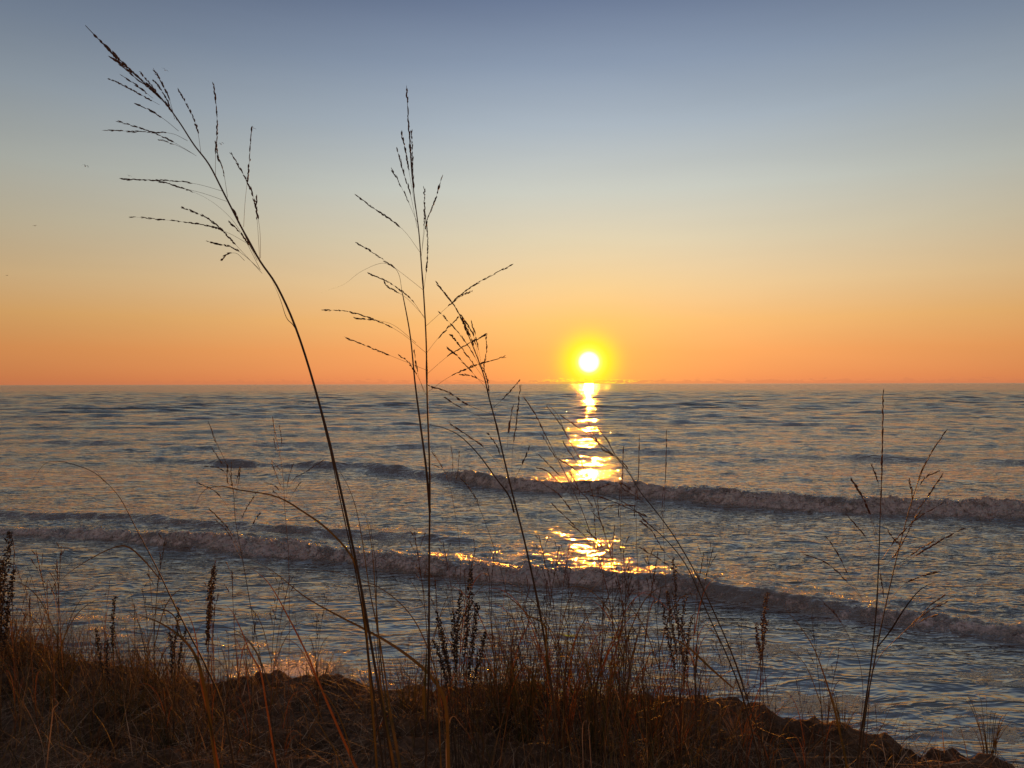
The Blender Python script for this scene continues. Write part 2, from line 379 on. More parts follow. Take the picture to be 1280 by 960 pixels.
def build_lake():
    ys = [2.2]
    while ys[-1] < 40000:
        y = ys[-1]
        if y < 5: st = 0.06
        elif y < 7.2: st = 0.028
        elif y < 14: st = 0.021
        elif y < 19.5: st = 0.026
        else: st = 0.026+(y-19.5)*0.0058
        ys.append(y+st)
    ys = np.array(ys); dy = np.gradient(ys)
    nc = 1150
    th = np.linspace(-1.05, 1.05, nc)            # a fan wide enough for a step to either side
    tx = np.where(abs(th) < 0.8, th*1.0, np.sign(th)*(0.8+(abs(th)-0.8)*9))
    Y = np.repeat(ys[:, None], nc, 1); X = tx[None, :]*(Y+3.0)
    D = np.repeat(dy[:, None], nc, 1)
    xs = np.gradient(X, axis=1); D = np.maximum(D, xs*0.8)
    X2, Y2, Z, foam, silt = lake_surface(X, Y, D)
    far = smooth01((Y-200)/200); Z = Z*(1-far)
    V = np.stack([X2, Y2, Z], -1).reshape(-1, 3)
    o = np_mesh('lake', V, grid_faces(len(ys), nc), M_WATER, True, {'foam': foam.ravel(), 'silt': silt.ravel()})
    tag(o, kind='structure')
    return len(V), (X2, Y2, Z, foam)
nlake, LK = build_lake()
print('lake verts', nlake)

# tumbling foam clots and spray thrown up along the two breakers (uncountable)
def build_foam():
    # small icosahedra, squashed and turned at random
    t = (1+5**0.5)/2
    ico = np.array([(-1, t, 0), (1, t, 0), (-1, -t, 0), (1, -t, 0), (0, -1, t), (0, 1, t), (0, -1, -t), (0, 1, -t), (t, 0, -1), (t, 0, 1), (-t, 0, -1), (-t, 0, 1)])/math.sqrt(1+t*t)
    icf = np.array([(0, 11, 5), (0, 5, 1), (0, 1, 7), (0, 7, 10), (0, 10, 11), (1, 5, 9), (5, 11, 4), (11, 10, 2), (10, 7, 6), (7, 1, 8), (3, 9, 4), (3, 4, 2), (3, 2, 6), (3, 6, 8), (3, 8, 9), (4, 9, 5), (2, 4, 11), (6, 2, 10), (8, 6, 7), (9, 8, 1)])
    X, Y, Z, F = LK
    fz = F.ravel(); ok = (fz > 0.62) & (Y.ravel() > 6.8) & (Y.ravel() < 24) & (abs(X.ravel()) < 13)
    idx = np.nonzero(ok)[0]
    if len(idx) == 0: return
    n = 15000
    wgt = (Y.ravel()[idx]**1.2)*np.clip(fz[idx]-.55, 0, 1)**1.5; wgt /= wgt.sum()
    pick = rng.choice(idx, n, p=wgt)
    P = np.stack([X.ravel()[pick], Y.ravel()[pick], Z.ravel()[pick]], -1)
    r = rng.gamma(1.6, 0.0034, n)+0.0018
    P[:, 2] += rng.uniform(-0.3, 0.7, n)*r
    up = rng.random(n) < 0.07; P[up, 2] += rng.exponential(0.035, up.sum()); r[up] *= 0.4
    P[:, :2] += rng.normal(0, 0.015, (n, 2))
    V = ico[None]*(1+rng.uniform(-0.14, 0.14, (n, 12, 1)))*r[:, None, None]*rng.uniform(0.7, 1.3, (n, 1, 3))+P[:, None, :]
    Fc = icf[None]+np.arange(n)[:, None, None]*12
    o = np_mesh('sea_foam', V.reshape(-1, 3), Fc.reshape(-1, 3), M_FOAM, True)
    tag(o, 'broken white and pink foam tumbling along the two breaking waves', 'foam', kind='stuff')
build_foam()

# ------------------------------------------------------------------ the bank
def ground_h(X, Y):
    X = np.asarray(X, float); Y = np.asarray(Y, float)
    e = bank_edge(X)+0.07*fbm(X/0.5, X*0, 4, 5)+0.05*fbm(X/0.12, Y/0.2, 3, 15)
    s = e-Y
    h = 0.95+0.05*fbm(X/0.9, Y/0.7, 3, 6)+0.045*fbm(X/0.26, Y/0.2, 3, 7)
    cl = fbm(X/0.11, Y/0.08, 4, 8, 0.6); h += 0.024*cl+0.012*fbm(X/0.03, Y/0.025, 2, 9)
    pit = np.clip(fbm(X/0.34, Y/0.16, 3, 10)-0.22, 0, 1); h -= 0.30*pit
    h += 0.015*np.exp(-((s-0.18)/0.2)**2)
    drop = smooth01((s+0.42)/0.46)
    return -0.35+(h+0.35)*drop
def build_bank():
    xs = np.arange(-7.5, 7.5, 0.0135); ys = np.concatenate([np.arange(-6, 1.6, 0.08), np.arange(1.6, 6.6, 0.0125)])
    X, Y = np.meshgrid(xs, ys)
    Z = ground_h(X, Y)
    V = np.stack([X, Y, Z], -1).reshape(-1, 3)
    tag(np_mesh('ground', V, grid_faces(len(ys), len(xs)), M_SAND), kind='structure')
build_bank()

def gz(x, y): return float(ground_h(np.array([x]), np.array([y]))[0])

# ------------------------------------------------------------------ plant geometry
def catmull(P, n):
    P = [Vector(p) for p in P]
    if len(P) < 3: return [P[0].lerp(P[-1], i/n) for i in range(n+1)]
    Q = [2*P[0]-P[1]]+P+[2*P[-1]-P[-2]]
    out = []
    segs = len(P)-1
    for i in range(n+1):
        u = i/n*segs; k = min(int(u), segs-1); t = u-k
        a, b, c, d = Q[k], Q[k+1], Q[k+2], Q[k+3]
        out.append(0.5*((2*b)+(c-a)*t+(2*a-5*b+4*c-d)*t*t+(3*b-a-3*c+d)*t**3))
    return out

class MB:
    def __init__(s): s.v = []; s.f = []
    def tube(s, P, r, n=6):
        """P points, r radii list"""
        m = len(P); b = len(s.v); prev = None
        for i, p in enumerate(P):
            t = (P[min(i+1, m-1)]-P[max(i-1, 0)]).normalized()
            if prev is None:
                a = t.orthogonal().normalized()
            else:
                a = (prev-t*prev.dot(t)).normalized()
            prev = a; c = t.cross(a)
            for k in range(n):
                th = 2*PI*k/n; s.v.append(p+(a*math.cos(th)+c*math.sin(th))*r[i])
        for i in range(m-1):
            for k in range(n):
                k2 = (k+1) % n
                s.f.append((b+i*n+k, b+i*n+k2, b+(i+1)*n+k2, b+(i+1)*n+k))
        s.v.append(P[-1]+(P[-1]-P[-2])*0.2); tip = len(s.v)-1
        for k in range(n): s.f.append((b+(m-1)*n+k, b+(m-1)*n+(k+1) % n, tip))
    def spindle(s, p, d, L, r, n=5):
        d = d.normalized(); a = d.orthogonal().normalized(); c = d.cross(a)
        b = len(s.v); ph = random.random()*6
        s.v.append(p)
        for (u, q) in ((0.25, 0.85), (0.5, 1.0), (0.78, 0.55)):
            for k in range(n):
                th = ph+2*PI*k/n; s.v.append(p+d*(L*u)+(a*math.cos(th)+c*0.7*math.sin(th))*r*q)
        s.v.append(p+d*L)
        for k in range(n):
            k2 = (k+1) % n
            s.f.append((b, b+1+k2, b+1+k))
            for j in range(2): s.f.append((b+1+j*n+k, b+1+j*n+k2, b+1+(j+1)*n+k2, b+1+(j+1)*n+k))
            s.f.append((b+1+2*n+k, b+1+2*n+k2, b+1+3*n))
    def blade(s, P, w, nrm=None, fold=0.25, twist=0.0):
        """folded tapering leaf along P; w widths"""
        m = len(P); b = len(s.v); nrm = nrm or Vector((0, -1, 0.3))
        for i, p in enumerate(P):
            t = (P[min(i+1, m-1)]-P[max(i-1, 0)]).normalized()
            n_ = (nrm-t*nrm.dot(t)).normalized(); sd = t.cross(n_)
            if twist:
                q = Matrix.Rotation(twist*i/(m-1), 3, t); sd = q @ sd; n_ = q @ n_
            h = w[i]*0.5
            s.v += [p-sd*h, p+n_*h*fold*2, p+sd*h]
        for i in range(m-1):
            a = b+3*i; s.f += [(a, a+1, a+4, a+3), (a+1, a+2, a+5, a+4)]
    def build(s, name, mat, parent=None, origin=None):
        o0 = Vector(origin) if origin is not None else (parent.location if parent else Vector((0, 0, 0)))
        me = bpy.data.meshes.new(name)
        me.from_pydata([tuple(v-o0) for v in s.v], [], s.f); me.update()
        me.polygons.foreach_set('use_smooth', [True]*len(me.polygons))
        me.materials.append(mat)
        o = bpy.data.objects.new(name, me); COL.objects.link(o)
        if parent: o.parent = parent
        elif origin is not None: o.location = o0
        return o

def to_ground(P, straight=0.6):
    """carry the lower end of a stem down into the ground"""
    a, b = P[0], P[1]
    d = (a-b); d.normalize()
    if d.z > -0.2: d = Vector((d.x, d.y, -0.6)).normalized()
    zt = gz(a.x, a.y)
    out = []; p = a.copy(); k = 0
    while p.z > gz(p.x, p.y)-0.02 and k < 60:
        d = (d+Vector((0, 0, -0.04))).normalized(); p = p+d*0.05; k += 1
        if k % 4 == 0: out.append(p.copy())
    out.append(p.copy())
    return out[::-1]+P

def trace(pts, d0, d1, n, ground=False, wob=0.0):
    """pixels -> a smooth world curve whose distance runs from d0 to d1"""
    m = len(pts); P = []
    for i, (x, y) in enumerate(pts):
        t = i/(m-1); P.append(at(x, y, d0+(d1-d0)*t+wob*math.sin(3.1*t+x)))
    if ground: P = to_ground(P)
    return catmull(P, n)

def spikelets(mb, P, start, dens, L, r, spread=0.25):
    """husks pressed along the curve from fraction start on"""
    m = len(P)-1; tot = sum((P[i+1]-P[i]).length for i in range(m))
    step = L/dens; s = start*tot; burst = 0; rf = 1.0
    while s < tot:
        # clustered: little bursts with gaps
        if burst <= 0: rf = random.uniform(.75, 1.45); burst = random.randint(3, 11); s += random.uniform(0.2, 1.6)*L*0.8
        f = min(s/tot, 0.999)*m; i = int(f); p = P[i].lerp(P[i+1], f-i); t = (P[i+1]-P[i]).normalized()
        j = Vector((random.gauss(0, 1), random.gauss(0, 1), random.gauss(0, 1))); j = (j-t*j.dot(t))
        if j.length > 0: j.normalize()
        mb.spindle(p+j*r*0.5, t+j*random.uniform(0, spread*1.4), 1.3*L*random.uniform(0.55, 1.45), 1.05*r*rf*random.uniform(0.7, 1.2))
        s += step*random.uniform(0.5, 1.2); burst -= 1

def branch(parent, pts, d0, L=0.0075, r=0.0010, start=0.35, dens=2.2, rad=0.00045, mat=None, mix=None, dv=None, spread=0.25):
    """one arm of a seed head, traced or given; dv shifts its tip in depth"""
    n = max(8, len(pts)*5)
    tip = d0+(dv if dv is not None else random.uniform(-0.12, 0.12))
    P = trace(pts, d0, tip, n)
    mb = MB()
    mb.tube(P, [rad*(1-0.55*i/n) for i in range(n+1)], 4)
    spikelets(mb, P, start, dens, L, r, spread)
    return mb.build('seed_branch', mat or M_SEED, parent)

def leaf(parent, pts, d0, d1, wmax, mat=None, peak=0.3, nrm=None, fold=0.3, twist=0.5, w0=0.5, label=None, ground=False):
    n = max(12, len(pts)*4); wmax *= 0.76
    ground = ground or pts[0][1] >= 930
    if ground: n += 14
    P = trace(pts, d0, d1, n, ground)
    W = []
    for i in range(n+1):
        t = i/n; W.append(wmax*((w0+(1-w0)*min(t/peak, 1)) if t < peak else max(0.04, 1-((t-peak)/(1-peak))**1.5)))
    mb = MB(); mb.blade(P, W, nrm, fold, twist)
    o = mb.build('leaf', mat or M_LEAF, parent)
    if label: o['label'] = label
    return o

def stem(parent, pts, d0, d1, r0, r1, ground=True, nodes=(), mat=None, name='stem'):
    n = max(24, len(pts)*5)
    P = trace(pts, d0, d1, n, ground)
    rr = []
    for i in range(n+1):
        t = i/n; r = r0+(r1-r0)*t**0.9
        for q in nodes: r *= 1+0.45*math.exp(-((t-q)/0.008)**2)
        rr.append(r)
    mb = MB(); mb.tube(P, rr, 7)
    o = mb.build(name, mat or M_STEM, parent)
    return P

def root_of(pts, d):
    P = to_ground([at(*pts[0], d), at(*pts[1], d)])
    p = P[0]; return Vector((p.x, p.y, gz(p.x, p.y)))

# ================================================================== A: tallest leaning stalk
A = [(490, 960), (471, 850), (450, 730), (425, 610), (398, 500), (372, 415), (347, 358), (325, 325), (303, 285), (280, 240), (262, 205), (243, 180), (225, 152), (205, 125), (178, 100), (150, 73), (128, 52), (108, 31)]
dA = 1.70
rt = empty('reed_stalk', root_of(A, dA))
tag(rt, 'tallest reed stalk, leaning far left, its brown seed plume against the sky', 'grass stalk')
stem(rt, A, dA, 1.62, 0.0039, 0.0007, nodes=(0.18, 0.36, 0.55))
stem(rt, [(478, 960), (464, 850), (447, 730), (424, 620), (412, 560)], dA+0.01, dA+0.01, 0.0034, 0.0010)
leaf(rt, [(500, 960), (486, 880), (474, 800), (462, 740), (446, 640), (425, 590), (402, 575)], dA-0.01, dA+0.1, 0.006, w0=1, twist=0.8)
leaf(rt, [(493, 930), (478, 850), (470, 760), (465, 690), (458, 650), (450, 636)], dA-0.02, dA+0.08, 0.0055, w0=1, twist=0.4)
leaf(rt, [(372, 415), (366, 405), (358, 396), (350, 372), (338, 345)], dA-0.03, dA-0.03, 0.0022, M_STEM, w0=1, twist=0.1)
leaf(rt, [(490, 950), (480, 890), (470, 820), (463, 770)], dA-0.03, dA-0.04, 0.010, w0=0.8, twist=0.2)
dp = 1.64
# the dense tip: several short arms pressed to the axis
branch(rt, [(225, 152), (205, 125), (178, 100), (150, 73), (122, 46)], dp, start=0.05, dens=3.6, r=0.0016, L=0.010, dv=-0.01, spread=0.12)
branch(rt, [(205, 125), (180, 100), (155, 82), (138, 62)], dp, start=0.0, dens=3.6, r=0.0015, L=0.009, dv=0.01, spread=0.12)
branch(rt, [(212, 133), (185, 108), (160, 88), (142, 72)], dp, start=0.3, dens=3.0, r=0.0013, L=0.009, dv=-0.03, spread=0.15)
AB = [
 ([(200, 130), (178, 118), (158, 107), (138, 98)], 0.1, 2.8), ([(192, 122), (172, 106), (155, 95)], 0.1, 2.8),
 ([(222, 150), (210, 125), (200, 108), (193, 100)], 0.2, 2.6), ([(203, 122), (190, 106), (176, 89)], 0.2, 2.2),
 ([(224, 163), (207, 149), (190, 138), (174, 130)], 0.35, 2.4), ([(235, 175), (215, 166), (183, 164), (137, 162)], 0.35, 2.8),
 ([(246, 194), (225, 181), (200, 168), (175, 159), (150, 151)], 0.3, 2.4), ([(243, 192), (222, 181), (200, 174)], 0.5, 2.4),
 ([(219, 148), (213, 125), (203, 103), (193, 86)], 0.3, 2.6), ([(252, 192), (247, 160), (237, 135), (224, 112)], 0.25, 2.4),
 ([(270, 221), (270, 195), (272, 160), (271, 130), (268, 106)], 0.25, 2.2), ([(285, 246), (280, 215), (273, 195), (271, 180)], 0.2, 2.2),
 ([(305, 283), (307, 250), (312, 205), (315, 160)], 0.45, 2.4), ([(326, 322), (325, 285), (318, 250), (309, 225), (290, 192)], 0.3, 2.4),
 ([(325, 325), (323, 290), (321, 262), (321, 246)], 0.5, 1.8), ([(284, 251), (255, 241), (228, 234), (200, 226), (175, 224), (156, 223)], 0.35, 2.8),
 ([(278, 238), (250, 230), (225, 226), (198, 224)], 0.4, 2.6), ([(325, 335), (300, 287), (280, 263), (255, 245), (225, 233)], 0.85, 1.0),
 ([(328, 341), (305, 316), (290, 300), (272, 281), (252, 268), (229, 259)], 0.3, 2.6), ([(312, 305), (287, 291), (262, 282), (225, 276), (167, 270)], 0.3, 2.8),
 ([(326, 337), (305, 318), (288, 308), (262, 302)], 0.4, 2.4), ([(306, 325), (296, 316), (285, 317), (278, 323)], 0.4, 1.8),
 ([(322, 325), (312, 306), (300, 290), (288, 277)], 0.3, 1.6), ([(310, 298), (300, 280), (293, 262)], 0.3, 2.0)]
for pts, st, de in AB: branch(rt, pts, dp, start=st, dens=de*1.15, r=0.0011, L=0.0075, dv=random.uniform(-0.10, 0.10), spread=0.16)

# ================================================================== B: straight double stalk
dB = 1.75
B = [(531, 960), (535, 850), (536, 700), (537, 600), (534, 500), (533, 430), (530, 370), (527, 330), (524, 290), (519, 250), (515, 215), (513, 180), (511, 150), (509, 108)]
rt = empty('reed_stalk', root_of(B, dB))
tag(rt, 'straight upright stalk with open seed head crossing the horizon left of the sun', 'grass stalk')
stem(rt, B, dB, 1.70, 0.0034, 0.0005, nodes=(0.3, 0.5, 0.62))
stem(rt, [(537, 640), (533, 590), (526, 535), (519, 480), (513, 420), (505, 375), (502, 362)], dB-0.008, 1.72, 0.0030, 0.0008, ground=False)
leaf(rt, [(503, 366), (499, 343), (490, 332), (475, 329), (450, 340), (430, 355), (402, 365)], 1.72, 1.66, 0.0012, M_STEM, w0=1, twist=0.2)
leaf(rt, [(531, 900), (529, 870), (531, 845), (533, 800)], dB-0.02, dB-0.03, 0.012, w0=0.4)
branch(rt, [(519, 250), (516, 215), (513, 180), (509, 112)], 1.70, start=0.1, dens=2.8, r=0.0014, L=0.009, dv=0.0, spread=0.12)
BB = [([(526, 316), (508, 291), (490, 275), (470, 262), (449, 246)], 0.3), ([(523, 280), (510, 250), (498, 225), (492, 215)], 0.25),
 ([(522, 285), (514, 245), (505, 215), (497, 187)], 0.3), ([(520, 262), (512, 215), (508, 190), (503, 168)], 0.3), ([(517, 225), (516, 190), (515, 165)], 0.2),
 ([(527, 320), (531, 290), (536, 270), (545, 248), (552, 223)], 0.25), ([(528, 312), (531, 270), (531, 237)], 0.3), ([(530, 362), (534, 330), (535, 300), (532, 270)], 0.2),
 ([(529, 362), (505, 343), (485, 328), (458, 310), (447, 304)], 0.35), ([(531, 398), (515, 375), (490, 355), (462, 342)], 0.25), ([(531, 396), (508, 372), (485, 358), (480, 350)], 0.4),
 ([(533, 441), (500, 415), (470, 400), (435, 389), (403, 387)], 0.3), ([(520, 428), (490, 405), (460, 399), (445, 397)], 0.5), ([(532, 462), (490, 445), (465, 435), (435, 423)], 0.3),
 ([(534, 496), (522, 470), (510, 452), (500, 445)], 0.3), ([(533, 407), (560, 383), (590, 358), (636, 333)], 0.3), ([(565, 378), (580, 368), (590, 364)], 0.3),
 ([(534, 440), (550, 420), (572, 398)], 0.35), ([(534, 467), (560, 445), (585, 430), (606, 419)], 0.3), ([(536, 489), (560, 472), (590, 458), (630, 446)], 0.35),
 ([(530, 490), (522, 465), (518, 440)], 0.4)]
for pts, st in BB: branch(rt, pts, 1.71, start=st, dens=2.5, r=0.0011, L=0.0078, spread=0.16)

# ================================================================== D: leaning stalk right of B
dD = 2.0
D = [(697, 960), (690, 870), (675, 770), (656, 680), (641, 620), (629, 570), (620, 530), (612, 500), (605, 470), (598, 450), (590, 430), (580, 405), (570, 385), (558, 370), (547, 354)]
rt = empty('reed_stalk', root_of(D, dD))
tag(rt, 'forked stalk between upright stalk and sun, seed arms bending left across the horizon', 'grass stalk')
stem(rt, D, dD, 1.95, 0.0036, 0.0006, nodes=(0.3, 0.52))
stem(rt, [(642, 640), (636, 620), (620, 598), (598, 568), (575, 545), (555, 535), (535, 530)], dD, 1.9, 0.0024, 0.0006, ground=False)
branch(rt, [(598, 450), (585, 418), (570, 385), (548, 356)], 1.95, start=0.3, dens=3, r=0.0013, dv=0.0, spread=0.12)
DB = [([(605, 468), (590, 440), (575, 418), (551, 391)], .2), ([(600, 458), (592, 420), (577, 395)], .3), ([(599, 455), (590, 425), (578, 397)], .3), ([(603, 462), (596, 425), (590, 405)], .25),
 ([(610, 480), (590, 452), (575, 432), (565, 420)], .2), ([(612, 478), (605, 460), (608, 440), (608, 423)], .3), ([(614, 512), (632, 495), (648, 477)], .3),
 ([(612, 490), (590, 465), (572, 445), (562, 437)], .3), ([(620, 520), (585, 506), (560, 490), (538, 483)], .3), ([(618, 530), (592, 517), (570, 506), (558, 498)], .5),
 ([(606, 478), (590, 470), (575, 468)], .2), ([(612, 500), (610, 480), (605, 462)], .2),
 ([(634, 592), (605, 560), (585, 545), (563, 530)], .3), ([(640, 610), (640, 570), (645, 530), (651, 483)], .45), ([(643, 600), (655, 575), (661, 560)], .3),
 ([(632, 590), (622, 560), (611, 543)], .3), ([(634, 560), (636, 535), (641, 510)], .3)]
for pts, st in DB: branch(rt, pts, 1.95, start=st, dens=2.5, r=0.0012, L=0.0085, spread=0.16, mat=M_REDGRASS if random.random() < .4 else M_SEED)
leaf(rt, [(676, 800), (660, 770), (640, 750), (625, 742), (600, 735)], dD, 1.9, 0.004)
leaf(rt, [(684, 850), (682, 810), (680, 782), (660, 770), (643, 762)], dD-.02, 1.9, 0.0062, peak=.5, w0=.7)

# ================================================================== G: right-hand pair
dG = 2.1
G1 = [(1070, 960), (1078, 900), (1088, 830), (1095, 760), (1098, 700), (1100, 640), (1102, 590), (1103, 540), (1104, 490)]
rt = empty('reed_stalk', root_of(G1, dG))
tag(rt, 'two-stemmed stalk at the right with rust-brown seed heads before the waves', 'grass stalk')
stem(rt, G1, dG, 2.05, 0.0034, 0.0005, nodes=(0.35, 0.55))
stem(rt, [(1076, 940), (1083, 880), (1092, 830), (1105, 765), (1120, 700), (1133, 650), (1145, 610), (1160, 575), (1182, 540)], dG+.02, 2.2, 0.0030, 0.0005, nodes=(0.5,))
leaf(rt, [(1096, 810), (1112, 790), (1130, 762), (1150, 738), (1172, 727)], dG, 2.0, 0.0065, M_STEM, w0=.6)
branch(rt, [(1100, 650), (1102, 590), (1103, 540), (1104, 492)], 2.05, start=0.1, dens=2.6, r=0.0016, L=0.010, mat=M_REDGRASS, dv=0., spread=.12)
branch(rt, [(1143, 615), (1152, 590), (1165, 565), (1182, 540)], 2.2, start=0.1, dens=2.6, r=0.0014, L=0.010, mat=M_REDGRASS, dv=0., spread=.12)
GB = [([(1098, 690), (1085, 640), (1074, 615), (1065, 602)], .3), ([(1096, 670), (1084, 635), (1070, 610)], .3), ([(1096, 698), (1080, 670), (1060, 647)], .4), ([(1075, 745), (1060, 720), (1048, 695), (1035, 675)], .3),
 ([(1078, 750), (1058, 728), (1035, 706), (1010, 695)], .3), ([(1102, 700), (1120, 675), (1145, 650), (1175, 632)], .2), ([(1104, 710), (1122, 690), (1140, 655), (1150, 640)], .2), ([(1120, 712), (1145, 695), (1170, 680), (1201, 663)], .3),
 ([(1122, 707), (1145, 690), (1166, 678)], .3), ([(1100, 620), (1096, 600), (1090, 584)], .3), ([(1098, 700), (1101, 725), (1104, 745)], .3), ([(1100, 640), (1110, 665), (1122, 680)], .4),
 ([(1106, 760), (1125, 735), (1150, 722), (1170, 716)], .4), ([(1138, 640), (1140, 620), (1136, 600)], .3), ([(1140, 625), (1155, 600), (1172, 590)], .3), ([(1130, 655), (1145, 640), (1162, 618), (1176, 596)], .3)]
for pts, st in GB: branch(rt, pts, 2.08, start=st, dens=2.4, r=0.0013, L=0.009, spread=0.16, mat=M_REDGRASS)

# ================================================================== further traced plants
def plant(name, label, cat, stems, branches=(), leaves=(), d=2.4, mat=None, bmat=None, br=0.0012, bL=0.0085, group=None, sr=0.0016):
    rt = empty(name, root_of(stems[0], d) if stems else root_of(leaves[0][0], d)); tag(rt, label, cat, group)
    for k, s in enumerate(stems): stem(rt, s, d+0.02*k, d-0.04+0.03*k, sr, 0.0005, mat=mat)
    for b in branches: branch(rt, b, d-.03, start=.3, dens=2.3, r=br, L=bL, mat=bmat, spread=.18)
    for l in leaves: leaf(rt, l[0], d, d-0.1+random.uniform(-.05, .1), l[1], l[2] if len(l) > 2 else None, w0=.7, ground=(not stems))
    return rt

plant('reed_stalk', 'long dark stalk at left, its thin tip curling down over the water', 'grass stalk',
  [[(292, 960), (278, 885), (258, 835), (235, 790), (215, 750), (195, 708), (170, 660), (150, 622), (128, 597)]],
  [], [([(132, 602), (118, 590), (100, 582), (78, 576), (58, 577), (45, 592), (38, 602), (22, 618)], 0.0022, M_STEM),
       ([(200, 724), (180, 700), (158, 682), (135, 686), (100, 705), (78, 722), (66, 742)], 0.005),
       ([(130, 602), (124, 592), (114, 583)], 0.003, M_STEM), ([(240, 810), (228, 798), (216, 768), (190, 758), (170, 760), (160, 768)], 0.004)], d=1.95, sr=0.0038)
plant('reed_stalk', 'broad olive leaf blade bowed over the grass at the lower left', 'grass stalk', [],
  [], [([(262, 905), (255, 860), (244, 820), (225, 795), (200, 778), (180, 770), (160, 763)], 0.012), ([(262, 905), (250, 850), (245, 800), (236, 770), (222, 757)], 0.007, M_LEAFO)], d=1.95)
plant('grass_stalk', 'slender stalk with tight brown tip over the water, left of the tallest stem', 'grass stalk',
  [[(345, 960), (338, 900), (328, 840), (315, 770), (303, 700), (294, 650), (291, 610), (283, 580), (274, 560), (262, 530)]],
  [[(274, 562), (268, 548), (262, 530)], [(283, 590), (275, 575), (265, 560)], [(288, 600), (275, 585), (256, 582)], [(292, 615), (284, 600), (284, 580)], [(290, 640), (270, 615), (248, 603)], [(293, 625), (298, 600), (300, 585)],
   [(294, 620), (289, 600), (289, 580)], [(298, 660), (305, 640), (320, 615)], [(302, 690), (285, 660), (262, 636)], [(308, 670), (318, 650), (324, 642)], [(302, 700), (285, 665), (270, 650)], [(292, 610), (296, 600), (299, 584)]],
  [([(330, 850), (322, 820), (308, 800), (290, 792), (275, 798)], .004)], d=2.7, sr=0.0018)
plant('grass_stalk', 'faint slender stalk with sparse panicle just left of the tallest stem', 'grass stalk',
  [[(358, 905), (360, 850), (361, 770), (360, 690), (356, 640), (354, 600), (350, 570), (340, 520)]],
  [[(349, 565), (344, 545), (341, 522)], [(350, 568), (352, 550), (349, 532)], [(352, 575), (345, 560), (342, 548)], [(355, 600), (348, 585), (340, 576)], [(356, 622), (348, 600), (340, 580)], [(356, 626), (366, 600), (384, 588), (405, 574)],
   [(357, 625), (345, 608), (330, 602)], [(356, 630), (360, 600), (366, 580)], [(357, 640), (348, 620), (342, 614)], [(358, 630), (370, 610), (376, 602)]], [], d=3.0, mat=M_REDGRASS, bmat=M_REDGRASS, sr=.0015, br=.0009)
plant('reed_stalk', 'long olive leaf sweeping from left down to the foot of the upright stalk', 'grass stalk', [], [],
  [([(560, 960), (556, 880), (540, 848), (520, 828), (490, 806), (455, 786), (420, 768), (380, 745), (340, 713), (296, 690)], 0.0105),
   ([(548, 900), (546, 850), (530, 800), (510, 765), (480, 738), (445, 722), (410, 713), (380, 714), (358, 722)], 0.0042)], d=1.8)
plant('reed_stalk', 'arching dark-tipped leaf meeting the tallest stem over the near wave', 'grass stalk', [], [],
  [([(470, 960), (462, 850), (455, 770), (448, 720), (437, 692), (410, 662), (380, 640), (345, 620), (300, 612), (275, 607), (255, 612), (245, 630), (243, 645)], 0.0075)], d=1.72)
plant('reed_stalk', 'bright orange leaf blade slanting down to the left of the tall stem bases', 'grass stalk', [], [],
  [([(458, 985), (440, 950), (420, 905), (400, 858), (382, 815), (362, 775), (340, 735), (325, 718), (305, 705)], 0.0085, M_LEAFO),
   ([(438, 940), (425, 900), (405, 866), (380, 852), (345, 862), (320, 860)], .004), ([(440, 985), (430, 960), (395, 900), (370, 870), (330, 865)], .005)], d=1.85)
plant('grass_stalk', 'short orange-green blade standing alone between the two left stalks', 'grass stalk', [], [],
  [([(332, 880), (325, 840), (312, 815), (300, 785), (288, 762), (276, 752)], .0075, M_LEAFO)], d=2.4)
plant('reed_stalk', 'curved hairlike blade standing just right of the tallest stem', 'grass stalk', [], [],
  [([(480, 930), (475, 850), (470, 780), (470, 720), (466, 680), (460, 650), (447, 636)], .0034, M_STEM)], d=1.8)
plant('reed_stalk', 'single olive blade rising alone from the sand near the right-hand stalk', 'grass stalk', [], [],
  [([(1062, 985), (1052, 930), (1040, 880), (1027, 838), (1015, 808), (995, 778), (972, 752)], .0095)], d=2.0)
plant('reed_stalk', 'long twin stalk leaning left from the right of the thicket to the sun glitter', 'grass stalk',
  [[(965, 980), (952, 930), (935, 880), (915, 820), (893, 768), (868, 715), (843, 672), (820, 640), (800, 615), (785, 590), (768, 570), (750, 555), (730, 540), (702, 520)],
   [(950, 960), (930, 880), (910, 825), (885, 770), (860, 712), (835, 678), (810, 655), (790, 635), (765, 622), (735, 615)]],
  [[(768, 570), (750, 556), (728, 538), (702, 520)], [(780, 585), (765, 570), (750, 558), (735, 527)], [(785, 592), (770, 570), (757, 548), (745, 533)], [(795, 605), (780, 580), (760, 565)], [(815, 640), (800, 625), (780, 612), (775, 605)],
   [(835, 675), (815, 650), (795, 640), (760, 625), (740, 620)], [(820, 650), (800, 635), (785, 632), (765, 632), (752, 638)], [(828, 665), (810, 655), (800, 645)], [(855, 715), (830, 690), (815, 665), (800, 652)], [(780, 620), (765, 606), (750, 610), (732, 615)],
   [(800, 622), (785, 610), (775, 603)], [(870, 745), (850, 720), (825, 700), (800, 685)]],
  [([(915, 860), (890, 838), (860, 810), (835, 795), (805, 780)], .0085), ([(902, 812), (895, 795), (880, 780), (868, 770)], .003)], d=2.25, bmat=M_REDGRASS, sr=.0030)
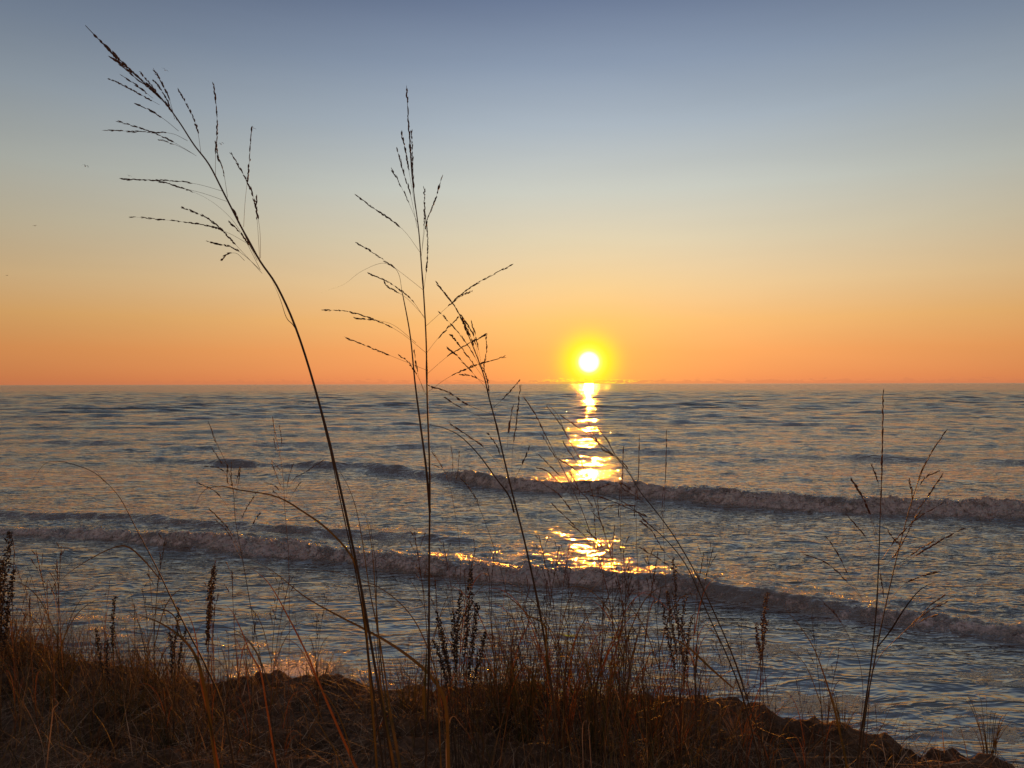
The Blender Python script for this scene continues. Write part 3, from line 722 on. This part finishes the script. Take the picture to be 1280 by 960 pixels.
plant('grass_stalk', 'left of two reddish loose-headed stalks before the sun glitter', 'grass stalk',
  [[(778, 900), (770, 820), (760, 745), (745, 690), (728, 640), (710, 600), (695, 570), (680, 540), (668, 515), (655, 498)]],
  [[(695, 570), (682, 545), (670, 520), (656, 498)], [(705, 590), (690, 565), (678, 545)], [(712, 605), (695, 590), (675, 570)], [(722, 630), (705, 610), (685, 590), (672, 585)], [(735, 665), (715, 640), (700, 620), (680, 605)], [(742, 690), (720, 660), (700, 640), (690, 630)],
   [(728, 640), (722, 610), (712, 590)], [(748, 700), (730, 670), (712, 655)], [(752, 710), (745, 675), (742, 640)]], [([(765, 780), (752, 760), (735, 748)], .004, M_LEAFO)], d=2.5, mat=M_REDGRASS, bmat=M_REDGRASS, sr=.0020)
plant('grass_stalk', 'right of two reddish loose-headed stalks before the sun glitter', 'grass stalk',
  [[(792, 905), (785, 820), (775, 740), (762, 690), (750, 650), (738, 610), (725, 575), (708, 545), (698, 520), (684, 505)]],
  [[(725, 575), (712, 550), (700, 530), (684, 508)], [(735, 600), (715, 570), (705, 555)], [(740, 615), (722, 590), (700, 575)], [(750, 650), (735, 625), (715, 605)], [(755, 665), (748, 640), (747, 610)], [(760, 680), (752, 655), (740, 640)],
   [(768, 710), (750, 680), (735, 665)], [(770, 720), (765, 690), (768, 660)], [(738, 610), (733, 590), (722, 570)]], [], d=2.6, mat=M_REDGRASS, bmat=M_REDGRASS, sr=.0018)
for (x, y0, lab) in ((779, 560, 'shortest of three needle-thin upright grass tips over the far breaker'), (799, 547, 'middle of three needle-thin upright grass tips over the far breaker'), (833, 541, 'rightmost of three needle-thin upright grass tips over the far breaker')):
    plant('grass_stalk', lab, 'grass stalk', [[(x+8, 900), (x+2, 800), (x-2, 720), (x-4, 660), (x-2, 610), (x, y0)]],
      [[(x-3, 625), (x-1, 590), (x, y0)], [(x-4, 660), (x-6, 640), (x-4, 612)]], [], d=2.9, mat=M_REDGRASS, bmat=M_REDGRASS, sr=.0011, br=.0011)
plant('grass_stalk', 'thin stalk leaning left across the near wave behind the forked stalk', 'grass stalk',
  [[(668, 900), (655, 840), (640, 770), (622, 700), (605, 650), (592, 620), (578, 600)]],
  [[(592, 620), (585, 608), (576, 598)], [(600, 640), (596, 625), (588, 612)]], [], d=2.7, sr=.0014)
plant('grass_stalk', 'fine wispy stalk before the far breaker, just right of the upright stalk', 'grass stalk',
  [[(572, 900), (570, 820), (574, 740), (575, 690), (568, 640), (560, 600), (545, 570), (535, 555)]],
  [[(560, 600), (550, 580), (540, 565)], [(562, 605), (566, 580), (564, 560)], [(565, 620), (572, 590), (574, 565)], [(558, 590), (545, 582), (530, 578)]], [], d=3.1, mat=M_REDGRASS, bmat=M_REDGRASS, sr=.0010, br=.0009)
plant('grass_stalk', 'small rust stalk drooping left of the right-hand pair over the near wave', 'grass stalk',
  [[(1075, 905), (1078, 870), (1074, 830), (1062, 800), (1045, 770), (1020, 745), (1008, 732)]],
  [[(1056, 790), (1048, 775), (1040, 762)], [(1050, 778), (1040, 765), (1030, 756)]], [], d=2.6, mat=M_REDGRASS, bmat=M_REDGRASS, sr=.0012)
plant('grass_stalk', 'slanting rust seed stalk reaching up right beside the right-hand pair', 'grass stalk',
  [[(1084, 900), (1088, 850), (1100, 820), (1125, 795), (1150, 772), (1175, 755), (1196, 744)]],
  [[(1120, 800), (1150, 772), (1182, 754)], [(1130, 790), (1155, 775), (1170, 770)], [(1140, 784), (1160, 760), (1180, 745)]], [], d=2.4, mat=M_REDGRASS, bmat=M_REDGRASS, sr=.0013)

# dark dried weeds with knobbly seed spires
def weed(label, base, spires, d, dens=1.0, mat=None, knob=0.0042, group=None):
    p0 = at(base[0], base[1], d); z = gz(p0.x, p0.y)
    rt = empty('seedhead_weed', (p0.x, p0.y, z)); tag(rt, label, 'weed', group)
    j = Vector((p0.x, p0.y, z-0.02))
    for (x, y, x1, y1, fat) in spires:           # tip and the foot of the crowded part
        dd = d+random.uniform(-.08, .08)
        tip = at(x, y, dd); mid = at(x1, y1, dd)
        P = catmull([j, j.lerp(mid, .5)+Vector((random.uniform(-.01, .01), 0, 0)), mid, mid.lerp(tip, .5)+Vector((random.uniform(-.006, .006), 0, 0)), tip], 26)
        mb = MB(); mb.tube(P, [0.0018*(1-i/34) for i in range(27)], 5); mb.build('stem', mat or M_WEED, rt)
        mb = MB(); L = (tip-mid).length; n = int(L/0.0022*dens); mb.tube(P[12:], [0.0019*(1-i/22) for i in range(15)], 4)
        for k in range(n):
            t = k/n; f = (0.5+0.5*t)*26; i = min(int(f), 25); p = P[i].lerp(P[i+1], f-i)
            env = math.sin(PI*min(1, (1-t)*0.85+0.12))*fat+0.15
            a = random.uniform(0, 2*PI); dr = Vector((math.cos(a), math.sin(a), random.uniform(.3, 1.4))).normalized()
            fat *= 1; ln = 0.75*knob*random.uniform(.5, 2.6)*env
            q = p+dr*ln
            mb.tube([p, q], [.0004, .0003], 3)
            for _ in range(2):
                jj = Vector((random.gauss(0, 1), random.gauss(0, 1), random.gauss(0, 1)))*0.0016
                mb.spindle(q+jj-dr*.001, dr+jj*200, random.uniform(.0055, .0085), random.uniform(.0022, .0034), 5)
        mb.build('seed_head', mat or M_WEED, rt)
    return rt
weed('dark knobbly weed with several seed spires just right of the upright stalk', (572, 880),
     [(589, 712, 580, 820, 1.5), (575, 742, 570, 830, 1.3), (566, 765, 568, 840, 1.0), (545, 765, 560, 840, .9), (552, 790, 562, 850, .9), (597, 755, 585, 850, 1.0), (606, 790, 590, 860, .9), (541, 800, 558, 860, .8)], 2.6)
weed('dense reddish-black seed spire at the far left edge above the grass', (-2, 880), [(12, 664, 0, 800, 2.4), (2, 700, -4, 810, 1.8), (16, 712, 4, 810, 1.4), (-14, 690, -14, 810, 1.8)], 2.9, 1.3)
weed('narrow brown seed spire standing clear in front of the water, left of the tall stems', (257, 870), [(268, 708, 260, 800, 1.5), (262, 725, 258, 805, 1.0)], 3.0, 1.2, M_SEED)
weed('reddish bushy weed spires at the right of the thicket over the near wave', (850, 880), [(841, 700, 848, 800, 1.1), (856, 745, 852, 830, 1.2), (828, 755, 842, 840, 1.0), (865, 770, 855, 850, .9), (833, 740, 845, 820, .6)], 2.8, .75, M_SEED)
weed('small brown seed spire alone on the sand edge right of the reddish weed', (948, 895), [(959, 742, 952, 800, 1.0), (958, 775, 953, 815, .8), (945, 780, 950, 830, .8)], 2.9, .9, M_REDGRASS)
weed('low dark weed spray at the left bank edge above the swash', (215, 872), [(222, 758, 218, 810, .9), (212, 790, 214, 840, .9), (232, 785, 222, 835, .8)], 3.0, .8)
weed('low brown seed spire rising from the grass under the arched leaf', (140, 872), [(143, 745, 141, 815, .9), (120, 785, 128, 840, 1.0), (133, 800, 134, 850, 1.0)], 3.1, .9)

# ================================================================== thin stalks through the thicket: each a plant, built from a few kinds
def random_panicle(h, seed, lean, heads):
    random.seed(seed)
    sm = MB(); pm = MB()
    tip = Vector((lean, random.uniform(-.1, .1)*h, h))
    P = catmull([Vector((0, 0, -.03)), Vector((lean*.12, 0, h*.35)), Vector((lean*.45, tip.y*.4, h*.7)), tip], 22)
    sm.tube(P, [0.0020*(1-i/26)+.0003 for i in range(23)], 5)
    for k in range(heads):
        t = 0.62+0.36*k/max(1, heads-1); i = int(t*22); p = P[i]; a = random.uniform(0, 2*PI)
        L = h*random.uniform(.07, .16)*(1.2-.7*(k/heads))
        q = p+Vector((math.cos(a)*L*.4+lean*.1, math.sin(a)*L*.4, L)); Q = catmull([p, p.lerp(q, .5)+Vector((0, 0, .1*L)), q], 8)
        pm.tube(Q, [.0004]*9, 3); spikelets(pm, Q, .3, 1.9, .0075, .0010, .2)
    spikelets(pm, P[17:], 0, 2.2, .008, .0012, .2)
    lf = []
    for k in range(random.randint(1, 3)):
        i = random.randint(2, 9); p = P[i]; a = random.uniform(0, 2*PI); L = h*random.uniform(.25, .5)
        d = Vector((math.cos(a), math.sin(a)*.6, 0))
        Q = catmull([p, p+d*L*.25+Vector((0, 0, L*.6)), p+d*L*.6+Vector((0, 0, L*.85)), p+d*L+Vector((0, 0, L*.7))], 12)
        b = MB(); b.blade(Q, [.0042*max(.05, 1-(j/12)**1.6) for j in range(13)], Vector((-d.y, d.x, .4)), .3, .6); lf.append(b)
    return sm, pm, lf
kinds = []
for k in range(10):
    h = [.62, .55, .7, .5, .45, .66, .58, .4, .52, .75][k]
    sm, pm, lf = random_panicle(h, 100+k, random.uniform(-.28, .12)*h, [3, 5, 6, 2, 4, 7, 3, 2, 5, 6][k])
    mat = M_REDGRASS if k % 3 == 0 else M_STEM; pmat = M_REDGRASS if k % 3 == 0 else M_SEED
    def mesh_of(mb, nm, m):
        me = bpy.data.meshes.new(nm); me.from_pydata([tuple(v) for v in mb.v], [], mb.f); me.update()
        me.polygons.foreach_set('use_smooth', [True]*len(me.polygons)); me.materials.append(m); return me
    kinds.append((mesh_of(sm, 'stem', mat), mesh_of(pm, 'seed_head', pmat), [mesh_of(b, 'leaf', M_LEAF if k % 2 else M_LEAFO) for b in lf]))
random.seed(31)
def place_kind(k, x, y, rot, sc, label, group):
    rt = empty('grass_stalk', (x, y, gz(x, y))); rt.rotation_euler = (random.uniform(-.08, .08), random.uniform(-.10, .06), rot); rt.scale = (sc, sc, sc)
    tag(rt, label, 'grass stalk', group)
    st, ph, lf = kinds[k]
    for nm, me in [('stem', st), ('seed_head', ph)]+[('leaf', l) for l in lf]:
        o = bpy.data.objects.new(nm, me); COL.objects.link(o); o.parent = rt
REG = [  # px range, count, height scale range, label
 (0, 130, 18, .45, 1.05, 'thin dry stalk in the dim grass at the far left end of the bank'),
 (130, 330, 22, .4, 1.1, 'thin dry stalk among the dim grass on the bank left of the orange leaf'),
 (330, 520, 14, .35, .95, 'thin dry stalk in the low grass around the feet of the tallest stalk'),
 (540, 700, 42, .55, 1.12, 'thin brown stalk in the dense thicket left of the sun glitter'),
 (700, 880, 50, .55, 1.15, 'thin reddish stalk in the dense thicket under the sun glitter'),
 (880, 1060, 20, .4, 1.0, 'thin dry stalk on the sand between the thicket and the right-hand pair'),
 (1060, 1280, 12, .30, .8, 'thin dry stalk at the sparse grass on the right-hand end of the bank')]
for (x0, x1, n, s0, s1, lab) in REG:
    for i in range(n):
        px = random.uniform(x0, x1); d = float(bank_edge(np.array([(px-640)/FPX*3.6]))[0])-random.uniform(.05, 1.0)
        x = (px-640)/FPX*d
        place_kind(random.randrange(10), x, d, random.uniform(-.7, .7)+(PI if random.random() < .15 else 0), random.uniform(s0, s1)*(.85 if d < 3 else 1)*1.05, lab, lab.replace('thin', 'thin', 1).replace('stalk', 'stalks', 1))

# ================================================================== uncountable turf and litter on the bank
def blades_np(bx, by, bz, az, L, w, curve, lean, nseg=6, side=None):
    """vectorised curved blades: arc in the plane of azimuth az"""
    n = len(bx); t = np.linspace(0, 1, nseg+1)[None, :]
    ang = lean[:, None]+curve[:, None]*t                       # angle from the vertical
    ds = L[:, None]/nseg
    r = np.concatenate([np.zeros((n, 1)), np.cumsum(np.sin(ang[:, :-1])*ds, 1)], 1)
    z = np.concatenate([np.zeros((n, 1)), np.cumsum(np.cos(ang[:, :-1])*ds, 1)], 1)
    wob = np.cumsum(rng.normal(0, .06, (n, nseg+1)), 1)*ds
    ca, sa = np.cos(az)[:, None], np.sin(az)[:, None]
    cx = bx[:, None]+r*ca-wob*sa; cy = by[:, None]+r*sa+wob*ca; cz = bz[:, None]+z
    tw = az[:, None]+PI/2+rng.uniform(-.9, .9, (n, 1))
    ww = w[:, None]*np.maximum(1-t**1.8, .06)*.5
    V = np.stack([np.stack([cx-ww*np.cos(tw), cy-ww*np.sin(tw), cz], -1), np.stack([cx+ww*np.cos(tw), cy+ww*np.sin(tw), cz+ww*.3], -1)], 2)
    V = V.reshape(n, (nseg+1)*2, 3)
    i = np.arange(nseg)*2; f = np.stack([i, i+1, i+3, i+2], -1)
    F = f[None]+(np.arange(n)*(nseg+1)*2)[:, None, None]
    return V.reshape(-1, 3), F.reshape(-1, 4)

def scatter(n, dens):
    """rejection sampling over the bank by a density function of (px, s) s = metres in from the edge"""
    X = []; Y = []
    while sum(map(len, X)) < n:
        x = rng.uniform(-4.6, 4.2, 20000); s = rng.uniform(-0.08, 2.2, 20000); e = bank_edge(x); y = e-s
        px = 640+x/np.maximum(y, .5)*FPX
        cl = fbm(x/.22, y/.22, 3, 91)
        k = rng.random(20000) < dens(px, s, cl); k &= y > 1.3
        X.append(x[k]); Y.append(y[k])
    return np.concatenate(X)[:n], np.concatenate(Y)[:n]

def d_turf(px, s, cl):
    side = np.interp(px, [-400, 0, 250, 340, 430, 540, 620, 860, 940, 1060, 1300, 1700], [1, 1, .85, .6, .30, .45, .9, .9, .34, .22, .16, .2])
    return side*np.clip(.62+1.1*cl, 0.06, 1)*np.interp(s, [-.1, 0.05, .35, .6, 2.2], [.25, 1, .6, .2, .2])*np.where(px < 430, 1.8, 1)
bx, by = scatter(8500, d_turf); bz = ground_h(bx, by)-.01
px = 640+bx/by*FPX
hs = np.interp(px, [0, 300, 420, 560, 640, 860, 930, 1100, 1280], [.25, .20, .13, .24, .40, .40, .22, .14, .11])*np.interp(by, [2.2, 3.6], [.62, 1.0])
L = hs*rng.gamma(5, .2, len(bx)); L = np.clip(L, .04, .85)
# the taller upright stems that stand through the turf
def d_tall(px, s, cl): return np.interp(px, [-200, 0, 330, 380, 480, 560, 620, 860, 930, 1000, 1300], [.6, .7, .5, .12, .25, .8, 1, 1, .35, .15, .12])*np.clip(.5+1.3*cl, .05, 1)*np.interp(s, [0, .06, .8, 1.6], [0, 1, .6, .1])
tx, ty = scatter(3700, d_tall); tz = ground_h(tx, ty)-.01; tp = 640+tx/ty*FPX
TL = np.interp(tp, [0, 330, 420, 540, 620, 860, 930, 1100, 1280], [.34, .30, .18, .32, .50, .52, .28, .20, .18])*rng.uniform(.55, 1.15, len(tx))
V2, F2 = blades_np(tx, ty, tz, rng.uniform(0, 2*PI, len(tx)), TL, rng.uniform(.0013, .0034, len(tx)), rng.gamma(1.5, .36, len(tx)), rng.uniform(0, .48, len(tx)), 8)
V, F = blades_np(bx, by, bz, rng.uniform(0, 2*PI, len(bx)), L, rng.uniform(.0014, .0046, len(bx)), rng.gamma(2, .45, len(bx)), rng.uniform(0, .75, len(bx)))
F = np.concatenate([F, F2+len(V)]); V = np.concatenate([V, V2])
tag(np_mesh('grass', V, F, M_TURF), 'dim brown and olive grass growing thick along the top of the sandy bank', 'grass', kind='stuff')
# fallen straw lying every way on the sand
bx, by = scatter(25000, lambda px, s, cl: np.interp(px, [-400, 420, 900, 1700], [1, .8, .8, .45])*np.clip(.6+cl, .1, 1)*(s > .0))
bz = ground_h(bx, by)+rng.uniform(-.002, .03, len(bx))
V, F = blades_np(bx, by, bz, rng.uniform(0, 2*PI, len(bx)), rng.gamma(3, .045, len(bx))+.03, rng.uniform(.0012, .0034, len(bx)), rng.uniform(-.3, .7, len(bx)), rng.uniform(0.95, 1.6, len(bx)), 5)
tag(np_mesh('straw_litter', V, F, M_STRAW), 'fallen reddish straw and broken stems matted over the sand of the bank', 'dead grass', kind='stuff')

# pale bleached blades standing out of the foreground
pb = [('pale bleached blade hooked over at the bottom centre, nearest the upright stalk', [(558, 985), (557, 930), (560, 905), (566, 895), (575, 905), (590, 925)], .005, 1.9, M_LEAFP),
      ('thin pale broken blade in the shade at the lower left corner of the grass', [(58, 985), (52, 930), (38, 895), (30, 880), (26, 868)], .003, 2.3, M_LEAFP),
      ('short pale curl of dead grass on the bank above the fallen straw at left', [(64, 900), (66, 885), (72, 878), (66, 872), (62, 880)], .005, 2.6, M_LEAFP),
      ('small pale blade upright in the sand below the sun glitter', [(728, 960), (727, 920), (728, 905), (732, 901), (733, 910)], .0038, 2.3, M_LEAFP),
      ('pale curled blade beside the small upright one below the sun glitter', [(738, 960), (736, 925), (735, 908), (738, 902), (741, 908)], .0038, 2.35, M_LEAFP)]
for lab, pts, wd, d, m in pb:
    rt = empty('dead_blade', root_of(pts, d)); tag(rt, lab, 'grass blade')
    leaf(rt, pts, d, d-.05, wd, m, w0=.8, peak=.4, ground=True)

# tussocks at the right end and centre: arched coarse tufts, each one a plant
def tussock(label, px, d, n, h, seed, mat):
    random.seed(seed); x = (px-640)/FPX*d; z = gz(x, d)
    rt = empty('tussock', (x, d, z)); tag(rt, label, 'grass tussock')
    for i in range(n):
        a = random.uniform(0, 2*PI); L = h*random.uniform(.55, 1.15); dr = Vector((math.cos(a), math.sin(a), 0)); q = random.uniform(.12, .6) if h > .4 else random.uniform(.25, .9)
        b0 = Vector((x, d, z-.01))+dr*random.uniform(0, .025)
        P = catmull([b0, b0+dr*L*.18*q+Vector((0, 0, L*.45)), b0+dr*L*.5*q+Vector((0, 0, L*.8)), b0+dr*L*(.9*q+.1)+Vector((0, 0, L*(.95-.55*q)))], 12)
        mb = MB(); mb.blade(P, [(.0042 if h > .4 else .0032)*max(.06, 1-(j/12)**1.7) for j in range(13)], Vector((-dr.y, dr.x, .3)), .3, .8)
        mb.build('leaf', mat, rt)
tussock('arched olive tuft hanging over the edge at the right end of the bank', 1235, 3.0, 26, .24, 5, M_LEAF)
tussock('small upright green tuft at the bank edge right of the tallest stem', 400, 3.7, 18, .22, 6, M_LEAF)
tussock('brown tuft on the sand between the right-hand pair and the lone olive blade', 1052, 3.15, 20, .20, 7, M_TURF)
tussock('full olive-brown tuft left of the dark centre weed', 508, 3.4, 24, .26, 8, M_TURF)
tussock('green-brown tuft at the left end under the dark seed spire', 70, 3.5, 34, .34, 9, M_LEAF)
tussock('spreading brown tuft at the foot of the left arching stalk', 165, 3.4, 30, .32, 10, M_TURF)
tussock('tall dense olive tuft in the thicket left of the sun glitter', 655, 3.1, 28, .46, 12, M_LEAF)
tussock('tall dense brown tuft in the thicket under the sun glitter', 745, 3.0, 28, .48, 13, M_TURF)
tussock('dense olive tuft at the right end of the thicket below the reddish weed', 815, 3.0, 28, .44, 14, M_LEAF)
tussock('long-bladed olive tuft standing tallest just left of the reddish weed', 775, 3.2, 18, .60, 21, M_LEAF)
tussock('long-bladed brown tuft between the dark centre weed and the forked stalk foot', 628, 3.3, 18, .56, 22, M_LEAF)
tussock('upright rusty tuft at the foot of the forked stalk', 702, 3.0, 22, .55, 23, M_LEAFO)
tussock('wiry olive tuft left of the orange leaf on the dim bank', 215, 3.1, 24, .30, 24, M_LEAF)
tussock('loose straw-coloured tuft on the sand right of the thicket', 925, 3.1, 20, .26, 15, M_STRAW)

# ================================================================== gulls far off
def gull(px, py, d, span, bank, flap, label, yaw):
    p = at(px, py, d); rt = empty('gull', p); tag(rt, label, 'bird', 'gulls flying far off at the left')
    rt.rotation_euler = (0, bank, yaw); rt.scale = (1.25, 1.25, 1.25)
    mb = MB(); mb.spindle(Vector((0, -.22, 0)), Vector((0, 1, .05)), .46, .055, 8); o = mb.build('body', M_BIRD, None); o.parent = rt
    mb = MB(); mb.spindle(Vector((0, .16, .02)), Vector((0, 1, 0)), .12, .035, 6); o = mb.build('head', M_BIRD, None); o.parent = rt
    for sg in (-1, 1):
        mb = MB(); h = span/2
        P = [Vector((0, .02, .03)), Vector((sg*h*.22, .07, .03+flap*.10)), Vector((sg*h*.45, .10, .03+flap*.16)), Vector((sg*h*.72, .02, .03+flap*.10)), Vector((sg*h, -.10, .03-flap*.02))]
        P = catmull(P, 12); mb.blade(P, [.17*(1-.8*(i/12)**2)+.01 for i in range(13)], Vector((0, 0, 1)), .12); o = mb.build('wing', M_BIRD, None); o.parent = rt
for a in [(207, 87, 150, 1.15, .5, 1.2, 'gull banking above the tip of the tallest stalk', .4), (277, 180, 160, .95, -.2, 2, 'gull in front of the middle arms of the tallest seed head', 0),
          (318, 160, 160, .9, .5, 1.0, 'gull at the tip of the right-hand seed branch of the tallest stalk', .5), (107, 207, 150, 1.0, .35, 1.6, 'gull alone in the grey-blue sky left of the tallest stalk', .2),
          (162, 219, 170, .85, .3, .6, 'gull just above the tip of the lower left seed branch', .3), (44, 281, 170, .8, -.15, .4, 'small gull low in the pale sky at the left', .1), (9, 343, 200, .75, .0, .2, 'smallest gull in the orange sky at the left edge', .0)]:
    gull(*a)
